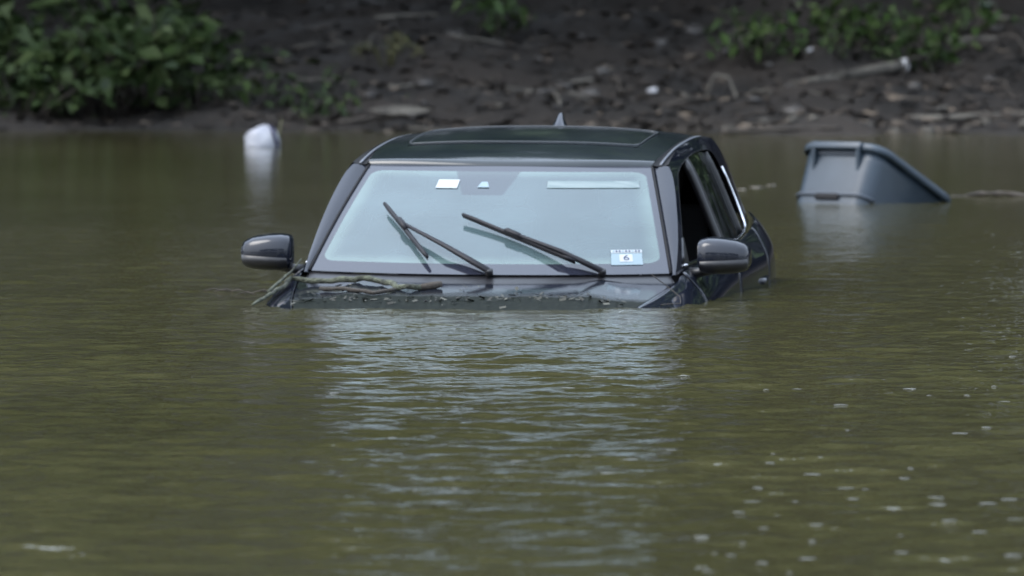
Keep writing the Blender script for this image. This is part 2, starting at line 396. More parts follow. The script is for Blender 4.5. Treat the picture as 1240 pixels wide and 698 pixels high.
# shark fin aerial
fin = MB(); rows = []
for k in range(9):
    z = k / 8
    y0 = lerp(0, .115, z ** 1.2); y1 = lerp(.17, .150, z); wd = lerp(.034, .008, z ** .8)
    c = [(math.cos(a_) , math.sin(a_)) for a_ in np.linspace(0, 2 * math.pi, 14, endpoint=False)]
    rows.append([Vector((cx_ * wd, (y0 + y1) / 2 + cy_ * (y1 - y0) / 2, z * .062)) for cx_, cy_ in c])
base = roof_pt(0, .78)
for r_ in rows: r_.append(r_[0])
P = [[p + base - Vector((0, 0, .004)) for p in r_] for r_ in rows]
fin.grid(P); n0 = len(fin.v); fin.f.append(tuple(range(n0 - 15, n0 - 1)))
fin.build('aerial_fin', M_paint, roof)

# greenhouse side surface x = f(y, z)
def xb(y): return sinterp(y, [1.3, 1.5, 1.9, 2.6, 3.4, 4.0, 4.45], [.765, .790, .826, .866, .860, .820, .745])
def xt(y): return sinterp(y, [1.4, 2.1, 2.6, 3.2, 4.0, 4.5], [.66, .655, .662, .660, .612, .58])
def belt(y): return 1.065 + .022 * (y - 1.5)
def side_x(y, z):
    t = (z - 1.07) / .50
    return xb(y) + (xt(y) - xb(y)) * (.85 * t + .15 * max(t, 0) ** 8)
def drip(y): return roof_side(y) - .004
def sidep(y, z, s, out=0): return Vector((s * (side_x(y, z) + out), y, z))
def polyline(pts, n):
    d = [0]
    for a, b in zip(pts, pts[1:]): d.append(d[-1] + math.hypot(b[0]-a[0], b[1]-a[1]))
    return [(interp(d[-1] * k / n, d, [p[0] for p in pts]), interp(d[-1] * k / n, d, [p[1] for p in pts])) for k in range(n + 1)]
NA, NT, ND, NBL = 14, 30, 14, 30
def oloop():
    A = polyline([(1.44, 1.062), (1.62, 1.185), (1.85, 1.36), (2.10, 1.530)], NA)
    T = polyline([(y, drip(y)) for y in np.linspace(2.10, 4.02, 25)], NT)
    D = polyline([(4.02, drip(4.02)), (4.22, 1.37), (4.40, 1.135)], ND)
    B = polyline([(y, belt(y)) for y in np.linspace(4.40, 1.44, 30)], NBL)
    return A[:-1] + T[:-1] + D[:-1] + B[:-1]
def dlo(o=0):
    A = polyline([(1.60, 1.10), (1.74, 1.205), (1.93, 1.352), (2.08, 1.440), (2.20, 1.487)], NA)
    T = polyline([(2.20, 1.487), (2.36, 1.512), (2.6, 1.530), (2.9, 1.538), (3.2, 1.532), (3.42, 1.518), (3.54, 1.498)], NT)
    D = polyline([(3.54, 1.498), (3.60, 1.45), (3.625, 1.36), (3.63, 1.24), (3.60, 1.150)], ND)
    B = polyline([(3.60, 1.150), (3.54, 1.127), (3.4, 1.118), (2.6, 1.105), (1.60, 1.10)], NBL)
    lp = A[:-1] + T[:-1] + D[:-1] + B[:-1]
    if o:
        cy = sum(p[0] for p in lp) / len(lp); cz = 1.30
        out = []
        for k, p in enumerate(lp):
            a, b = lp[k - 1], lp[(k + 1) % len(lp)]
            t = Vector((b[0] - a[0], b[1] - a[1])).normalized(); nrm = Vector((t.y, -t.x))
            out.append((p[0] + nrm.x * o, p[1] + nrm.y * o))
        return out
    return lp
def ring(l1, l2, s, o1=0, o2=0, mid=1):
    n = len(l1); P = []
    for q_ in range(mid + 1):
        t = q_ / mid
        r_ = [sidep(lerp(a[0], b[0], t), lerp(a[1], b[1], t), s, lerp(o1, o2, t)) for a, b in zip(l1, l2)]
        P.append(r_ + [r_[0]])
    return P
def below_spline(y_): return 1
for s in (-1, 1):
    OL, DL = oloop(), dlo()
    side = MB().grid(ring(OL, DL, s, 0, 0, 5), flip=(s > 0)).build('pillar_frame', M_paint, car)
    # window seal and bright lower moulding
    MB().grid(ring(DL, dlo(-.018), s, .001, -.012, 1), flip=(s > 0)).build('window_seal', M_rubber, side)
    cl = polyline([(1.62, 1.092), (2.6, 1.096), (3.4, 1.108), (3.55, 1.118), (3.625, 1.150), (3.65, 1.236), (3.645, 1.36), (3.63, 1.42)], 40)
    MB().tube([sidep(y, z, s, .004) for y, z in cl], .0065, 6).build('chrome_moulding', M_chrome, side)
    # glass: driver's window is lowered, the other panes are up
    def pane(y0b, y1b, y0t, y1t, zb, name, m):
        top = lambda y: interp(y, [p[0] for p in DL[:NA+NT]], [p[1] for p in DL[:NA+NT]]) - .008
        P = []
        for j in range(9):
            r_ = []
            for i in range(15):
                yy = lerp(lerp(y0b, y1b, i / 14), lerp(y0t, y1t, i / 14), j / 8)
                zt = top(lerp(y0t, y1t, i / 14)); z0 = zb(lerp(y0b, y1b, i/14))
                r_.append(sidep(yy, lerp(z0, zt, j / 8), s, -.014))
            P.append(r_)
        return MB().grid(P, flip=(s < 0)).build(name, m, car)
    zlow = lambda y: 1.10
    if s < 0: pane(1.66, 2.62, 2.12, 2.60, zlow, 'front_window', M_sideglass)
    pane(2.72, 3.40, 2.70, 3.36, zlow, 'rear_window', M_sideglass)
    pane(3.45, 3.60, 3.41, 3.54, lambda y: 1.115, 'quarter_window', M_sideglass)
    # black pillar between the doors and divider strip
    def strip(y0, y1, y0t, y1t, name):
        P = [[sidep(lerp(lerp(y0, y1, i / 2), lerp(y0t, y1t, i / 2), j / 8), lerp(1.10, 1.532 if y0 < 3 else 1.51, j / 8), s, -.003) for i in range(3)] for j in range(9)]
        MB().grid(P, flip=(s < 0)).build(name, M_black, car, solid=.03)
    strip(2.62, 2.72, 2.60, 2.70, 'door_pillar'); strip(3.40, 3.45, 3.36, 3.41, 'window_divider')
    # mirror sail panel
    P = [[sidep(lerp(lerp(1.60, 1.74, i / 2), lerp(1.74, 1.78, i / 2), j / 3), lerp(1.10, 1.215, j / 3), s, .002) for i in range(3)] for j in range(4)]
    MB().grid(P, flip=(s < 0)).build('sail_panel', M_black, car, solid=.02)
    # front pillar face between the windscreen edge and the side
    P = []
    A = polyline([(1.44, 1.062), (1.62, 1.185), (1.85, 1.36), (2.10, 1.530)], 16)
    for k, (y, z) in enumerate(A):
        e = screen(s, k / 16); e2 = sidep(y, z, s)
        r_ = []
        for q_ in range(5):
            p = (e + Vector((s * .004, .004, -.012))).lerp(e2, q_ / 4) if q_ < 4 else e2
            b = math.sin(math.pi * q_ / 4) * .010
            r_.append(p + Vector((s * b * .4, -b, b * .6)))
        P.append(r_)
    MB().grid(P, flip=(s > 0)).build('front_pillar', M_paint, car)
    MB().tube([screen(s, k / 16, .002) + Vector((s * .005, .002, 0)) for k in range(17)], .006, 6).build('screen_gasket', M_rubber, car)
    # roof ditch moulding
    ys = np.linspace(2.10, 4.0, 24)
    P = [[Vector((s * roof_edge(y), y, roof_side(y) - .001)), Vector((s * (roof_edge(y) + .006), y, roof_side(y) - .012)), Vector((s * (xt(y) + .004 - .010), y, drip(y) - .012)), Vector((s * side_x(y, drip(y)), y, drip(y)))] for y in ys]
    dm = MB().grid(P, flip=(s > 0)).build('roof_ditch', M_rubber, car)
    MB().tube([Vector((s * (roof_edge(y) + .5 * (side_x(y, drip(y)) - roof_edge(y))), y, roof_side(y) - .007)) for y in ys], .0055, 6).build('ditch_moulding', M_trimg, dm)

# lower body sides
def halfw(y): return sinterp(y, [0, .12, .35, .7, 1.1, 1.7, 2.4, 3.3, 3.8, 4.2, 4.45, 4.55], [.60, .74, .84, .895, .918, .915, .910, .926, .925, .885, .80, .70])
def hood_edge(y): return sinterp(y, [0, .25, .6, 1.0, 1.3, 1.48], [.52, .62, .70, .755, .785, .80])
def hood_z(x, y):
    d = 1.12 - y
    base_ = 1.046 - .070 * d - .05 * max(d, 0) ** 2 - .12 * max(0, d - .75) ** 2
    return base_ - .030 * (abs(x) / .8) ** 3 + .012 * math.exp(-((abs(x) - .50) / .06) ** 2)
def top_line(y):
    if y < 1.44: return hood_edge(y), hood_z(hood_edge(y), y) - .004
    t = min(1, (y - 1.44) / .1)
    return lerp(hood_edge(1.44), xb(y), t), lerp(hood_z(hood_edge(1.44), 1.44), belt(y), t)
def body_row(y):
    xt_, zt_ = top_line(y); W = halfw(y)
    pts = []
    sec = [(0, 1.0), (.30, .985), (.58, .94), (.80, .86), (.93, .74), (.985, .60), (1.0, .42), (1.0, .2), (.985, 0)]
    for f, k in sec:
        x = xt_ + (W - xt_) * f; z = .36 + (zt_ - .36) * k
        pts.append((x, z))
    # crease: lower the shoulder faster on the doors so the side is upright
    return pts
PANELS = [('fender', .05, 1.52), ('front_door', 1.526, 2.66), ('rear_door', 2.666, 3.62), ('quarter_panel', 3.626, 4.50)]
def side_row(y):
    xt_, zt_ = top_line(y); W = halfw(y)
    if y < 1.3: sec = [(0, zt_), (.25, zt_ - .010), (.5, zt_ - .026), (.72, zt_ - .052), (.88, zt_ - .095), (.97, zt_ - .16), (1, zt_ - .26), (1, .55), (.98, .36)]
    else:
        k = min(1, (y - 1.3) / .3)
        a = [(0, zt_), (.25, zt_ - .010), (.5, zt_ - .026), (.72, zt_ - .052), (.88, zt_ - .095), (.97, zt_ - .16), (1, zt_ - .26), (1, .55), (.98, .36)]
        b = [(0, zt_), (.18, zt_ - .012), (.42, zt_ - .045), (.66, zt_ - .085), (.86, zt_ - .115), (.97, zt_ - .17), (1, zt_ - .26), (1, .55), (.98, .36)]
        sec = [(lerp(p[0], q_[0], k), lerp(p[1], q_[1], k)) for p, q_ in zip(a, b)]
    return [(xt_ + (W - xt_) * f, z) for f, z in sec]
for s in (-1, 1):
    for nm, y0, y1 in PANELS:
        ys = np.linspace(y0, y1, 16)
        P = []
        for y in ys:
            r_ = side_row(y)
            P.append([Vector((s * x, y, z)) for x, z in r_])
        o = MB().grid(P, flip=(s > 0)).build(nm, M_paint, car, solid=.012)
        o.modifiers['solid'].offset = -1 if True else 1
        m = o.modifiers.new('sub', 'SUBSURF'); m.levels = 1; m.render_levels = 1
        if 'door' in nm:
            yh = y1 - .2; x_, z_ = halfw(yh), .90
            MB().tube([Vector((s * (x_ - .03), yh - .12, z_)), Vector((s * (x_ + .012), yh - .09, z_)), Vector((s * (x_ + .016), yh, z_)), Vector((s * (x_ + .012), yh + .09, z_)), Vector((s * (x_ - .03), yh + .12, z_))], .014, 8).build('handle', M_paint, o)
    # tail lamp
    P = [[Vector((s * (halfw(y) * .995 - .03 * (j - 1) + .01), y, .93 + .05 * j)) for j in range(3)] for y in np.linspace(4.12, 4.48, 7)]
    MB().grid(P, flip=(s < 0)).build('tail_lamp', M_lamp, car)

# hood
ys = list(np.linspace(.16, 1.12, 30))
def hoodrow(y): 
    return [Vector((u * (hood_edge(y + .30 * abs(u) ** 2.2 * (y - .16) / .96) - .004), y + .26 * abs(u) ** 2.2 * (y - .16) / .96, 0)) for u in np.linspace(-1, 1, 41)]
P = []
for y in ys:
    r_ = hoodrow(y)
    for p in r_: p.z = hood_z(p.x, p.y)
    P.append(r_)
P.append([p + Vector((0, .006, -.02)) for p in P[-1]])
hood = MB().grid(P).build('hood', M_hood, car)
# cowl panel between hood and glass
P = []
for j in range(4):
    r_ = []
    for u in np.linspace(-1, 1, 41):
        a = Vector((u * (hood_edge(1.12 + .30 * abs(u)**2.2) + .004), 1.12 + .27 * abs(u) ** 2.2, 0)); a.z = hood_z(a.x, a.y) - .022
        b = screen(u, 0) + Vector((0, .01, -.006))
        r_.append(a.lerp(b, j / 3))
    P.append(r_)
MB().grid(P).build('cowl_panel', M_black, car)
# nose, tailgate, back window, floor (mostly under water)
P = [[Vector((u * lerp(.56, .60, j / 5), .155 - .10 * math.sin(math.pi * j / 5 * .8) + .10 * u * u, lerp(hood_z(u * .56, .16) - .01, .36, j / 5))) for u in np.linspace(-1, 1, 17)] for j in range(6)]
MB().grid(P, flip=True).build('front_bumper', M_paint, car)
P = [[Vector((u * lerp(.57, .70, j / 6), 4.06 - .05 * u * u + .36 * j / 6, lerp(roof_side(4.06), 1.12, j / 6))) for u in np.linspace(-1, 1, 17)] for j in range(7)]
MB().grid(P, flip=True).build('back_window', M_sideglass, car)
P = [[Vector((u * .70, 4.42 - .05 * u * u + .10 * math.sin(math.pi * j / 6), lerp(1.12, .36, j / 6))) for u in np.linspace(-1, 1, 17)] for j in range(7)]
MB().grid(P, flip=True).build('tailgate', M_paint, car)
for s in (-1, 1):
    P = [[Vector((s * lerp(.57 + .13 * j / 8, side_x(4.02 + .38 * j / 8, lerp(drip(4.02), 1.135, j / 8)), i / 2), lerp(4.06 - .05 + .36 * j / 8, 4.02 + .38 * j / 8, i / 2), lerp(roof_side(4.06), 1.13, j / 8))) for i in range(3)] for j in range(9)]
    MB().grid(P, flip=(s > 0)).build('rear_pillar', M_paint, car)
def boxmb(m, x0, x1, y0, y1, z0, z1):
    return m.add([(x0,y0,z0),(x1,y0,z0),(x1,y1,z0),(x0,y1,z0),(x0,y0,z1),(x1,y0,z1),(x1,y1,z1),(x0,y1,z1)], [(3,2,1,0),(4,5,6,7),(0,1,5,4),(1,2,6,5),(2,3,7,6),(3,0,4,7)])
boxmb(MB(), -.80, .80, .4, 4.35, .33, .37).build('floor_pan', M_interior, car, smooth=False)
boxmb(MB(), -.70, .70, 1.42, 1.80, .75, 1.02).build('dashboard', M_interior, car, smooth=False, bevel=.04)
P = [[roof_pt(u, t, -.04) for u in np.linspace(-.96, .96, 9)] for t in np.linspace(.03, .97, 9)]
MB().grid(P, flip=True).build('headliner', mat('headliner', (.30, .31, .31), .9), car)
for y_ in (2.45, 3.35):
    for x_ in (-.38, .38):
        m = MB(); boxmb(m, x_ - .25, x_ + .25, y_, y_ + .50, .55, .68); s_ = m.build('seat', M_seat, car, bevel=.05)
        m = MB(); boxmb(m, x_ - .24, x_ + .24, y_ + .46, y_ + .60, .62, 1.20)
        for k in range(len(m.v)):
            if m.v[k].z > 1: m.v[k].y += .14
        m.build('seat_back', M_seat, s_, bevel=.05)
        m = MB(); boxmb(m, x_ - .13, x_ + .13, y_ + .60, y_ + .70, 1.24, 1.40); m.build('headrest', M_seat, s_, bevel=.04)
ring_pts = [Vector((.38 + .185 * math.cos(a), 1.98 + .185 * math.sin(a) * .35, 1.00 + .185 * math.sin(a) * .93)) for a in np.linspace(0, 2 * math.pi, 25)]
sw = MB().tube(ring_pts, .015, 8, caps=False, up=(0, -1, .3)).build('steering_wheel', M_black, car)
# wheels, resting on the drowned road
for s in (-1, 1):
    for y_ in (.95, 3.65):
        def lathe(prof, n=28):
            P = [[Vector((s * x, y_ + r * math.cos(a), .34 + r * math.sin(a))) for a in np.linspace(0, 2 * math.pi, n + 1)] for x, r in prof]
            return MB().grid(P, flip=(s > 0))
        wh = lathe([(.68, .22), (.67, .30), (.69, .34), (.84, .34), (.86, .31), (.855, .23)]).build('wheel', M_rubber, car)
        lathe([(.855, .23), (.835, .21), (.84, .10), (.85, .05), (.85, .001)]).build('rim', M_trimg, wh)

# door mirrors
def mirror(s):
    rows = []
    # cross-sections from the inner to the outer end: x, z low, z high, y half depth
    for x, z0, z1, yd in ((.862, 1.085, 1.205, .045), (.872, 1.066, 1.222, .066), (.905, 1.058, 1.228, .080), (.96, 1.058, 1.226, .084), (1.02, 1.062, 1.216, .080), (1.055, 1.070, 1.202, .070), (1.070, 1.082, 1.188, .052), (1.077, 1.10, 1.17, .030)):
        r_ = []
        for k in range(20):
            a = 2 * math.pi * k / 20; c, sn = math.cos(a), math.sin(a)
            e = .45
            cy_ = math.copysign(abs(c) ** e, c); cz_ = math.copysign(abs(sn) ** e, sn)
            if cy_ < 0: cy_ *= .75 + .25 * abs(cy_)
            yy = 1.63 + yd * cy_ + .10 * (x - .86) ; zz = (z0 + z1) / 2 + (z1 - z0) / 2 * cz_
            if cy_ < 0: yy += -.035 * (1 - abs(cz_) ** 3) * .6
            r_.append(Vector((s * x, yy, zz)))
        rows.append(r_ + [r_[0]])
    m = MB().grid(rows, flip=(s < 0)); n = len(m.v)
    m.f.append(tuple(range(20))); m.f.append(tuple(range(n - 21, n - 1)))
    o = m.build('door_mirror', M_paint, car)
    # black lower shell: slightly proud copy of the lower half
    low = [[p + Vector((s * .002 if p.z > 0 else 0, 0, 0)) for p in r_] for r_ in rows]
    P = []
    for r_ in low[1:-1]:
        c = Vector((r_[0].x, 1.63 + .1 * (abs(r_[0].x) - .86), 1.14))
        P.append([c + (p - c) * 1.022 for p in r_[9:21] if True][:12])
    P = [[p for p in r_] for r_ in P]
    for r_ in P:
        for p in r_: p.z = min(p.z, 1.118 + .012 * (abs(p.x) - .86) / .2)
    MB().grid(P, flip=(s < 0)).build('lower_shell', M_black, o)
    # mirror glass facing back
    P = [[Vector((s * lerp(.885, 1.04, i / 6), 1.63 + .088 + .1 * lerp(.025, .18, i / 6), lerp(1.075, 1.208 - .02 * i / 6, j / 4))) for i in range(7)] for j in range(5)]
    MB().grid(P, flip=(s > 0)).build('mirror_glass', M_chrome, o)
    MB().tube([(s * .80, 1.66, 1.055), (s * .86, 1.655, 1.062), (s * .915, 1.645, 1.075)], [.034, .028, .030], 10, flat=(1, .75)).build('mirror_foot', M_black, o)
mirror(-1); mirror(1)

# wipers: (u, v, height) on the screen
def wiper(pivot, mid, conn, tip, heel, ha):
    pv = screen(*pivot); nrm = (screen(0, .5, 1) - screen(0, .5)).normalized()
    cn = screen(*tip).lerp(screen(*heel), ha) + nrm * .014
    md = screen(*mid)
    root = MB().tube([pv + Vector((0, 0, -.01)), pv, pv.lerp(md, .5) , md, md.lerp(cn, .55), cn], [.014, .018, .017, .014, .011, .010], 8, flat=(1, .8)).build('wiper', M_wiper, car)
    t = screen(*tip); h_ = screen(*heel); c2 = screen(conn[0], conn[1], tip[2] * .5 + heel[2] * .5)
    pts = []
    for k in range(13):
        a = k / 12
        p = t.lerp(h_, a); pts.append(p)
    nrm = (screen(0, .5, 1) - screen(0, .5)).normalized()
    bl = MB().tube(pts, [.009] + [.0125] * 11 + [.009], 6, flat=(.8, 1.0), up=nrm).build('blade', M_wiper, root)
    MB().tube([p - nrm * .013 for p in pts], .0035, 4, flat=(.6, 1.8), up=nrm).build('rubber_edge', M_rubber, bl)
    d = (h_ - t).normalized()
    mdp = t.lerp(h_, .42) if ha is None else t.lerp(h_, ha)
    MB().tube([mdp - d * .045 + nrm * .010, mdp - d * .03 + nrm * .016, mdp + d * .03 + nrm * .016, mdp + d * .06 + nrm * .006], [.009, .015, .015, .009], 8, flat=(.9, .8), up=nrm).build('connector', M_wiper, root)
    MB().tube([pv - nrm * .02, pv + nrm * .006, pv + nrm * .012], [.017, .017, .010], 12).build('pivot_cap', M_black, root)
wiper((.04, .0, .022), (-.235, .17, .052), (-.53, .40, .056), (-.705, .545, .040), (-.315, .085, .040), .40)
wiper((.645, .0, .022), (.42, .13, .050), (.16, .29, .052), (-.185, .455, .040), (.50, .06, .040), .45)

# the glasshouse is a touch lower than first drawn
done = set()
for o in car.children_recursive:
    if o.type == 'MESH' and o.data.name not in done:
        done.add(o.data.name)
        for v in o.data.vertices:
            if v.co.z > 1.075: v.co.z = 1.075 + (v.co.z - 1.075) * .885
        o.data.update()

# ------------------------------------------------------------------ wheeled bin
def make_bin():
    b = empty('wheeled_bin', (0, 0, 0))
    def loop(hw, hd, r, z, n=5):
        pts = []
        for cx_, cy_, a0 in ((hw - r, hd - r, 0), (-hw + r, hd - r, 90), (-hw + r, -hd + r, 180), (hw - r, -hd + r, 270)):
            for k in range(n + 1):
                a = R(a0 + 90 * k / n); pts.append(Vector((cx_ + r * math.cos(a), cy_ + r * math.sin(a), z)))
        return pts + [pts[0]]
    H = 1.0
    P = []
    for z in np.linspace(0, 1, 13):
        P.append(loop(lerp(.225, .285, z), lerp(.265, .355, z), lerp(.06, .10, z), z * H))
    body = MB().grid(P, flip=False)
    body.f.append(tuple(range(24))[::-1])
    body.build('bin_body', M_bin, b, solid=.006)
    # rim: rolled lip with a downward skirt
    Rm = [loop(.285, .355, .10, H - .002), loop(.290, .360, .105, H + .012), loop(.305, .375, .115, H + .014), loop(.312, .382, .12, H + .004), loop(.312, .382, .12, H - .028), loop(.304, .374, .115, H - .030)]
    MB().grid(Rm).build('rim', M_bin, b)
    # grab handle recess: two ribs, a bar and a dark recess under the front rim
    for x in (-.165, .165):
        m = MB(); m.add([(x - .014, -.350, H - .025), (x + .014, -.350, H - .025), (x + .014, -.400, H - .030), (x - .014, -.400, H - .030), (x - .010, -.338, H - .15), (x + .010, -.338, H - .15)],
                        [(0, 1, 2, 3), (3, 2, 5, 4), (0, 3, 4), (1, 5, 2), (0, 4, 5, 1)])
        m.build('handle_rib', M_bin, b, smooth=False, bevel=.004)
    boxmb(MB(), -.185, .185, -.405, -.372, H - .032, H + .010).build('handle_bar', M_bin, b, bevel=.008)
    boxmb(MB(), -.150, .150, -.362, -.345, H - .050, H - .032).build('handle_recess', M_bindark, b, smooth=False)
    # lower catch ledge
    z = .712; k = z
    lp = loop(lerp(.225, .285, k) + .006, lerp(.265, .355, k) + .006, .09, z, 5)
    front = [p for p in lp if p.y < -.15]
    front.sort(key=lambda p: p.x)
    MB().tube(front, .011, 6).build('ledge', M_bindark, b)
    boxmb(MB(), -.085, .085, -(lerp(.265, .355, k) + .016), -(lerp(.265, .355, k) - .02), z - .032, z + .004).build('shaded_catch_bar', M_rubber, b, bevel=.004)  # black colour stands for the shade in the catch recess
    for x in (-.24, .24):
        P = [[Vector((x + dx, .25 + r * math.cos(a), .06 + r * math.sin(a))) for a in np.linspace(0, 2 * math.pi, 19)] for dx, r in ((-.025, .001), (-.025, .10), (.025, .10), (.025, .001))]
        MB().grid(P).build('wheel', M_rubber, b)
    return b
bn = make_bin()
tag(bn, 'grey blue wheeled rubbish bin tipped over and half sunk in the flood', 'bin')
bn.rotation_euler = (R(-27), R(0), R(-43))
rb = Matrix.Rotation(R(-43), 3, 'Z') @ Matrix.Rotation(R(-27), 3, 'X')
bn.location = Vector((1.845, 60.35, .325)) - rb @ Vector((0, -.37, 1.0))

# ------------------------------------------------------------------ white bag afloat
def blob(name, mat_, parent, r, seed, sq=.0, rough=.16, sub=3, low=-.3):
    bm = bmesh.new(); bmesh.ops.create_icosphere(bm, subdivisions=sub, radius=1)
    for v in bm.verts:
        p = v.co.copy(); n = noise.noise(p * 1.6 + Vector((seed, 0, 0))) + .4 * noise.noise(p * 4 + Vector((0, seed, 0)))
        v.co = p * (1 + rough * n)
        v.co.x *= r[0]; v.co.y *= r[1]; v.co.z *= r[2]
        if v.co.z < low * r[2]: v.co.z = low * r[2] + (v.co.z - low * r[2]) * .2
    me = bpy.data.meshes.new(name); bm.to_mesh(me); bm.free(); me.materials.append(mat_)
    me.polygons.foreach_set('use_smooth', [True] * len(me.polygons))
    o = bpy.data.objects.new(name, me); COL.objects.link(o)
    if parent: o.parent = parent
    return o
bag = empty('plastic_bag', (-1.755, 75.2, .0))
tag(bag, 'knotted white plastic bag with dark strap floating near the leafy shrubs', 'bag')
o = blob('bag_body', M_bag, bag, (.132, .11, .118), 3.1, rough=.20, low=-.35); o.location = (0, 0, .03)
MB().tube([(.06, -.07, .15), (.085, -.085, .10), (.105, -.07, .03), (.112, -.05, -.03)], [.010, .014, .014, .010], 6).build('strap', M_strap, bag)
MB().tube([(.105, -.02, -.05), (.118, -.02, .08), (.14, -.01, .20)], [.008, .006, .003], 5).build('stalk', M_leafY, bag)

# ------------------------------------------------------------------ branch lying on the hood
def hp(x, y, h=.012):
    return Vector((x, y, hood_z(x, y) + h))
def wobble(pts, amp, seed, n=5):
    out = []
    for a, b in zip(pts, pts[1:]):
        for k in range(n): out.append(Vector(a).lerp(Vector(b), k / n))
    out.append(Vector(pts[-1]))
    return [p + Vector((noise.noise(p * 14 + Vector((seed, 0, 0))), noise.noise(p * 14 + Vector((0, seed, 0))), .6 * noise.noise(p * 14 + Vector((0, 0, seed))))) * amp for p in out]
br = empty('fallen_branch', car.location, car.rotation_euler)
tag(br, 'lichen covered broken branch lying across the hood of the drowned car', 'branch')
main = wobble([(-.885, .72, .98), hp(-.83, .92, .02), hp(-.80, 1.20, .03), hp(-.62, 1.12, .018), hp(-.50, 1.08, .018), hp(-.40, 1.06, .02), hp(-.325, .93, .016), hp(-.26, .90, .016), hp(-.15, .97, .022)], .018, 2.0)
n_ = len(main)
MB().tube(main, [.005 + .006 * min(1, k / 12) + .003 * random.random() for k in range(n_)], 8).build('main_stem', M_lichen, br)
s1 = wobble([hp(-.64, .96, .012), hp(-.52, .86, .012), hp(-.40, .80, .010), hp(-.31, .90, .012)], .015, 5.0)
MB().tube(s1, [.007 + .003 * random.random() for _ in s1], 6).build('side_stem', M_bark, br)
s2 = wobble([hp(-.86, .95, .02), hp(-.80, 1.20, .06), hp(-.77, 1.28, .10)], .01, 7.0)
MB().tube(s2, list(np.linspace(.008, .003, len(s2))), 6).build('side_stem', M_lichen, br)
e = main[-1]; MB().tube([main[-4], main[-2], e + (e - main[-2]) * .4], [.012, .017, .012], 7).build('broken_end', M_bark, br)

# fine twig on the fender
tw = MB().tube(wobble([(.74, .98, 1.10), (.80, 1.02, 1.05), (.86, .97, 1.01), (.87, .90, .985), (.80, .80, .99)], .008, 3), [.002] * 21, 5).build('twig', M_bark)
tag(tw, 'thin dark twig caught on the fender below the door mirror', 'twig'); tw.location = car.location; tw.rotation_euler = car.rotation_euler

# line of leaf scraps stranded on the hood
m = MB()
for k in range(220):
    x = random.uniform(-.76, .72)
    if random.random() < .78: y = random.gauss(.72 + .04 * math.sin(x * 5), .035)
    else: y = random.uniform(.52, 1.05)
    sz = random.choice([.0025, .0035, .005, .008]); a = random.uniform(0, 6.28)
    c = hp(x, y, .004 + random.random() * .006)
    d1 = Vector((math.cos(a), math.sin(a), random.uniform(-.4, .4))) * sz * 1.7; d2 = Vector((-math.sin(a), math.cos(a), random.uniform(-.6, .9))) * sz * .7
    m.add([c - d1 - d2, c + d1 - d2, c + d1 + d2, c - d1 + d2], [(0, 1, 2, 3)])
hb = m.build('leaf_scraps', M_hoodbits, None, smooth=False); hb.location = car.location; hb.rotation_euler = car.rotation_euler
tag(hb, 'scattered leaf scraps and grit stranded along the hood', 'debris', kind='stuff')

# ------------------------------------------------------------------ vegetation
def leaf_quads(m, c, n_, size, spread, up=.3, aspect=2.0, fold=True):
    """n_ kite-shaped leaves around c"""
    for _ in range(n_):
        p = Vector(c) + Vector((random.gauss(0, spread), random.gauss(0, spread), random.gauss(0, spread * .8)))
        d = Vector((random.gauss(0, 1), random.gauss(0, 1), random.gauss(-.2, .6))).normalized()
        nrm = Vector((random.gauss(0, .6), random.gauss(-.3, .6), 1)).normalized()
        sd = d.cross(nrm).normalized(); s_ = size * random.choice([.45, .7, .9, 1.2, 1.6]) * random.uniform(.85, 1.15)
        m.add([p, p + d * s_ * .45 + sd * s_ / aspect * .5, p + d * s_ - Vector((0, 0, .15 * s_)), p + d * s_ * .45 - sd * s_ / aspect * .5], [(0, 1, 2, 3)])

def shrub(x, y, w_, h_, n_cl, leaf, mat_, label, group, depth=.5, aspect=1.7, name='shrub'):
    z0 = max(ground_z(x, y), 0)
    o = empty(name, (x, y, z0)); tag(o, label, 'shrub', group)
    st = MB(); fo = MB()
    for k in range(n_cl):
        a = random.uniform(-1, 1); hh = h_ * math.sqrt(random.random()) * (1 - .45 * abs(a))
        c = Vector((a * w_ / 2, random.uniform(-depth, depth), hh))
        if k % 3 == 0:
            st.tube([(a * w_ * .15, 0, -.05), (a * w_ * .3, c.y * .5, hh * .5), c], [.014, .010, .005], 5)
        leaf_quads(fo, c, random.randint(6, 11), leaf, .09 + .05 * random.random(), aspect=aspect)
    st.build('stem', M_bark, o)
    f_ = fo.build('foliage', mat_, o, smooth=False); f_['kind'] = 'stuff'
    return o
# px helper only used to lay out numbers below was dropped; positions are metres on the bank
GL = 'leafy shrubs at the foot of the wooded bank'
for x, y, w_, h_, ncl, lf, lb in ((-3.75, 81.7, 1.0, .50, 26, .13, 'low broad leaved shrub at the waterline in front of the tallest bushes'), (-3.15, 82.0, 1.0, .80, 40, .15, 'tall dark shrub with drooping leaves touching the flood water'),
        (-2.75, 82.4, .8, .92, 34, .16, 'tallest pale tipped shrub rising above the other bushes'), (-2.40, 82.0, .6, .66, 20, .14, 'loose narrow shrub with a bright leafy top nearest the plastic bag'),
        (-4.2, 82.5, 1.3, .85, 40, .15, 'wide dark shrub behind the low broad leaved one'), (-3.5, 83.6, 1.6, .85, 40, .15, 'shadowy shrub higher up the bank behind the tall bushes')):
    shrub(x, y, w_, h_, ncl, lf, M_leafA, lb, GL)
for x, y, w_, h_, ncl, lf, lb in ((-2.05, 82.1, .7, .34, 18, .10, 'low straggling weed on the bank right behind the plastic bag'), (-1.45, 81.9, .5, .20, 12, .09, 'small sparse weed between the plastic bag and the bark slab')):
    shrub(x, y, w_, h_, ncl, lf, M_leafA, lb, 'low weeds on the bank', aspect=2.2, name='weed')
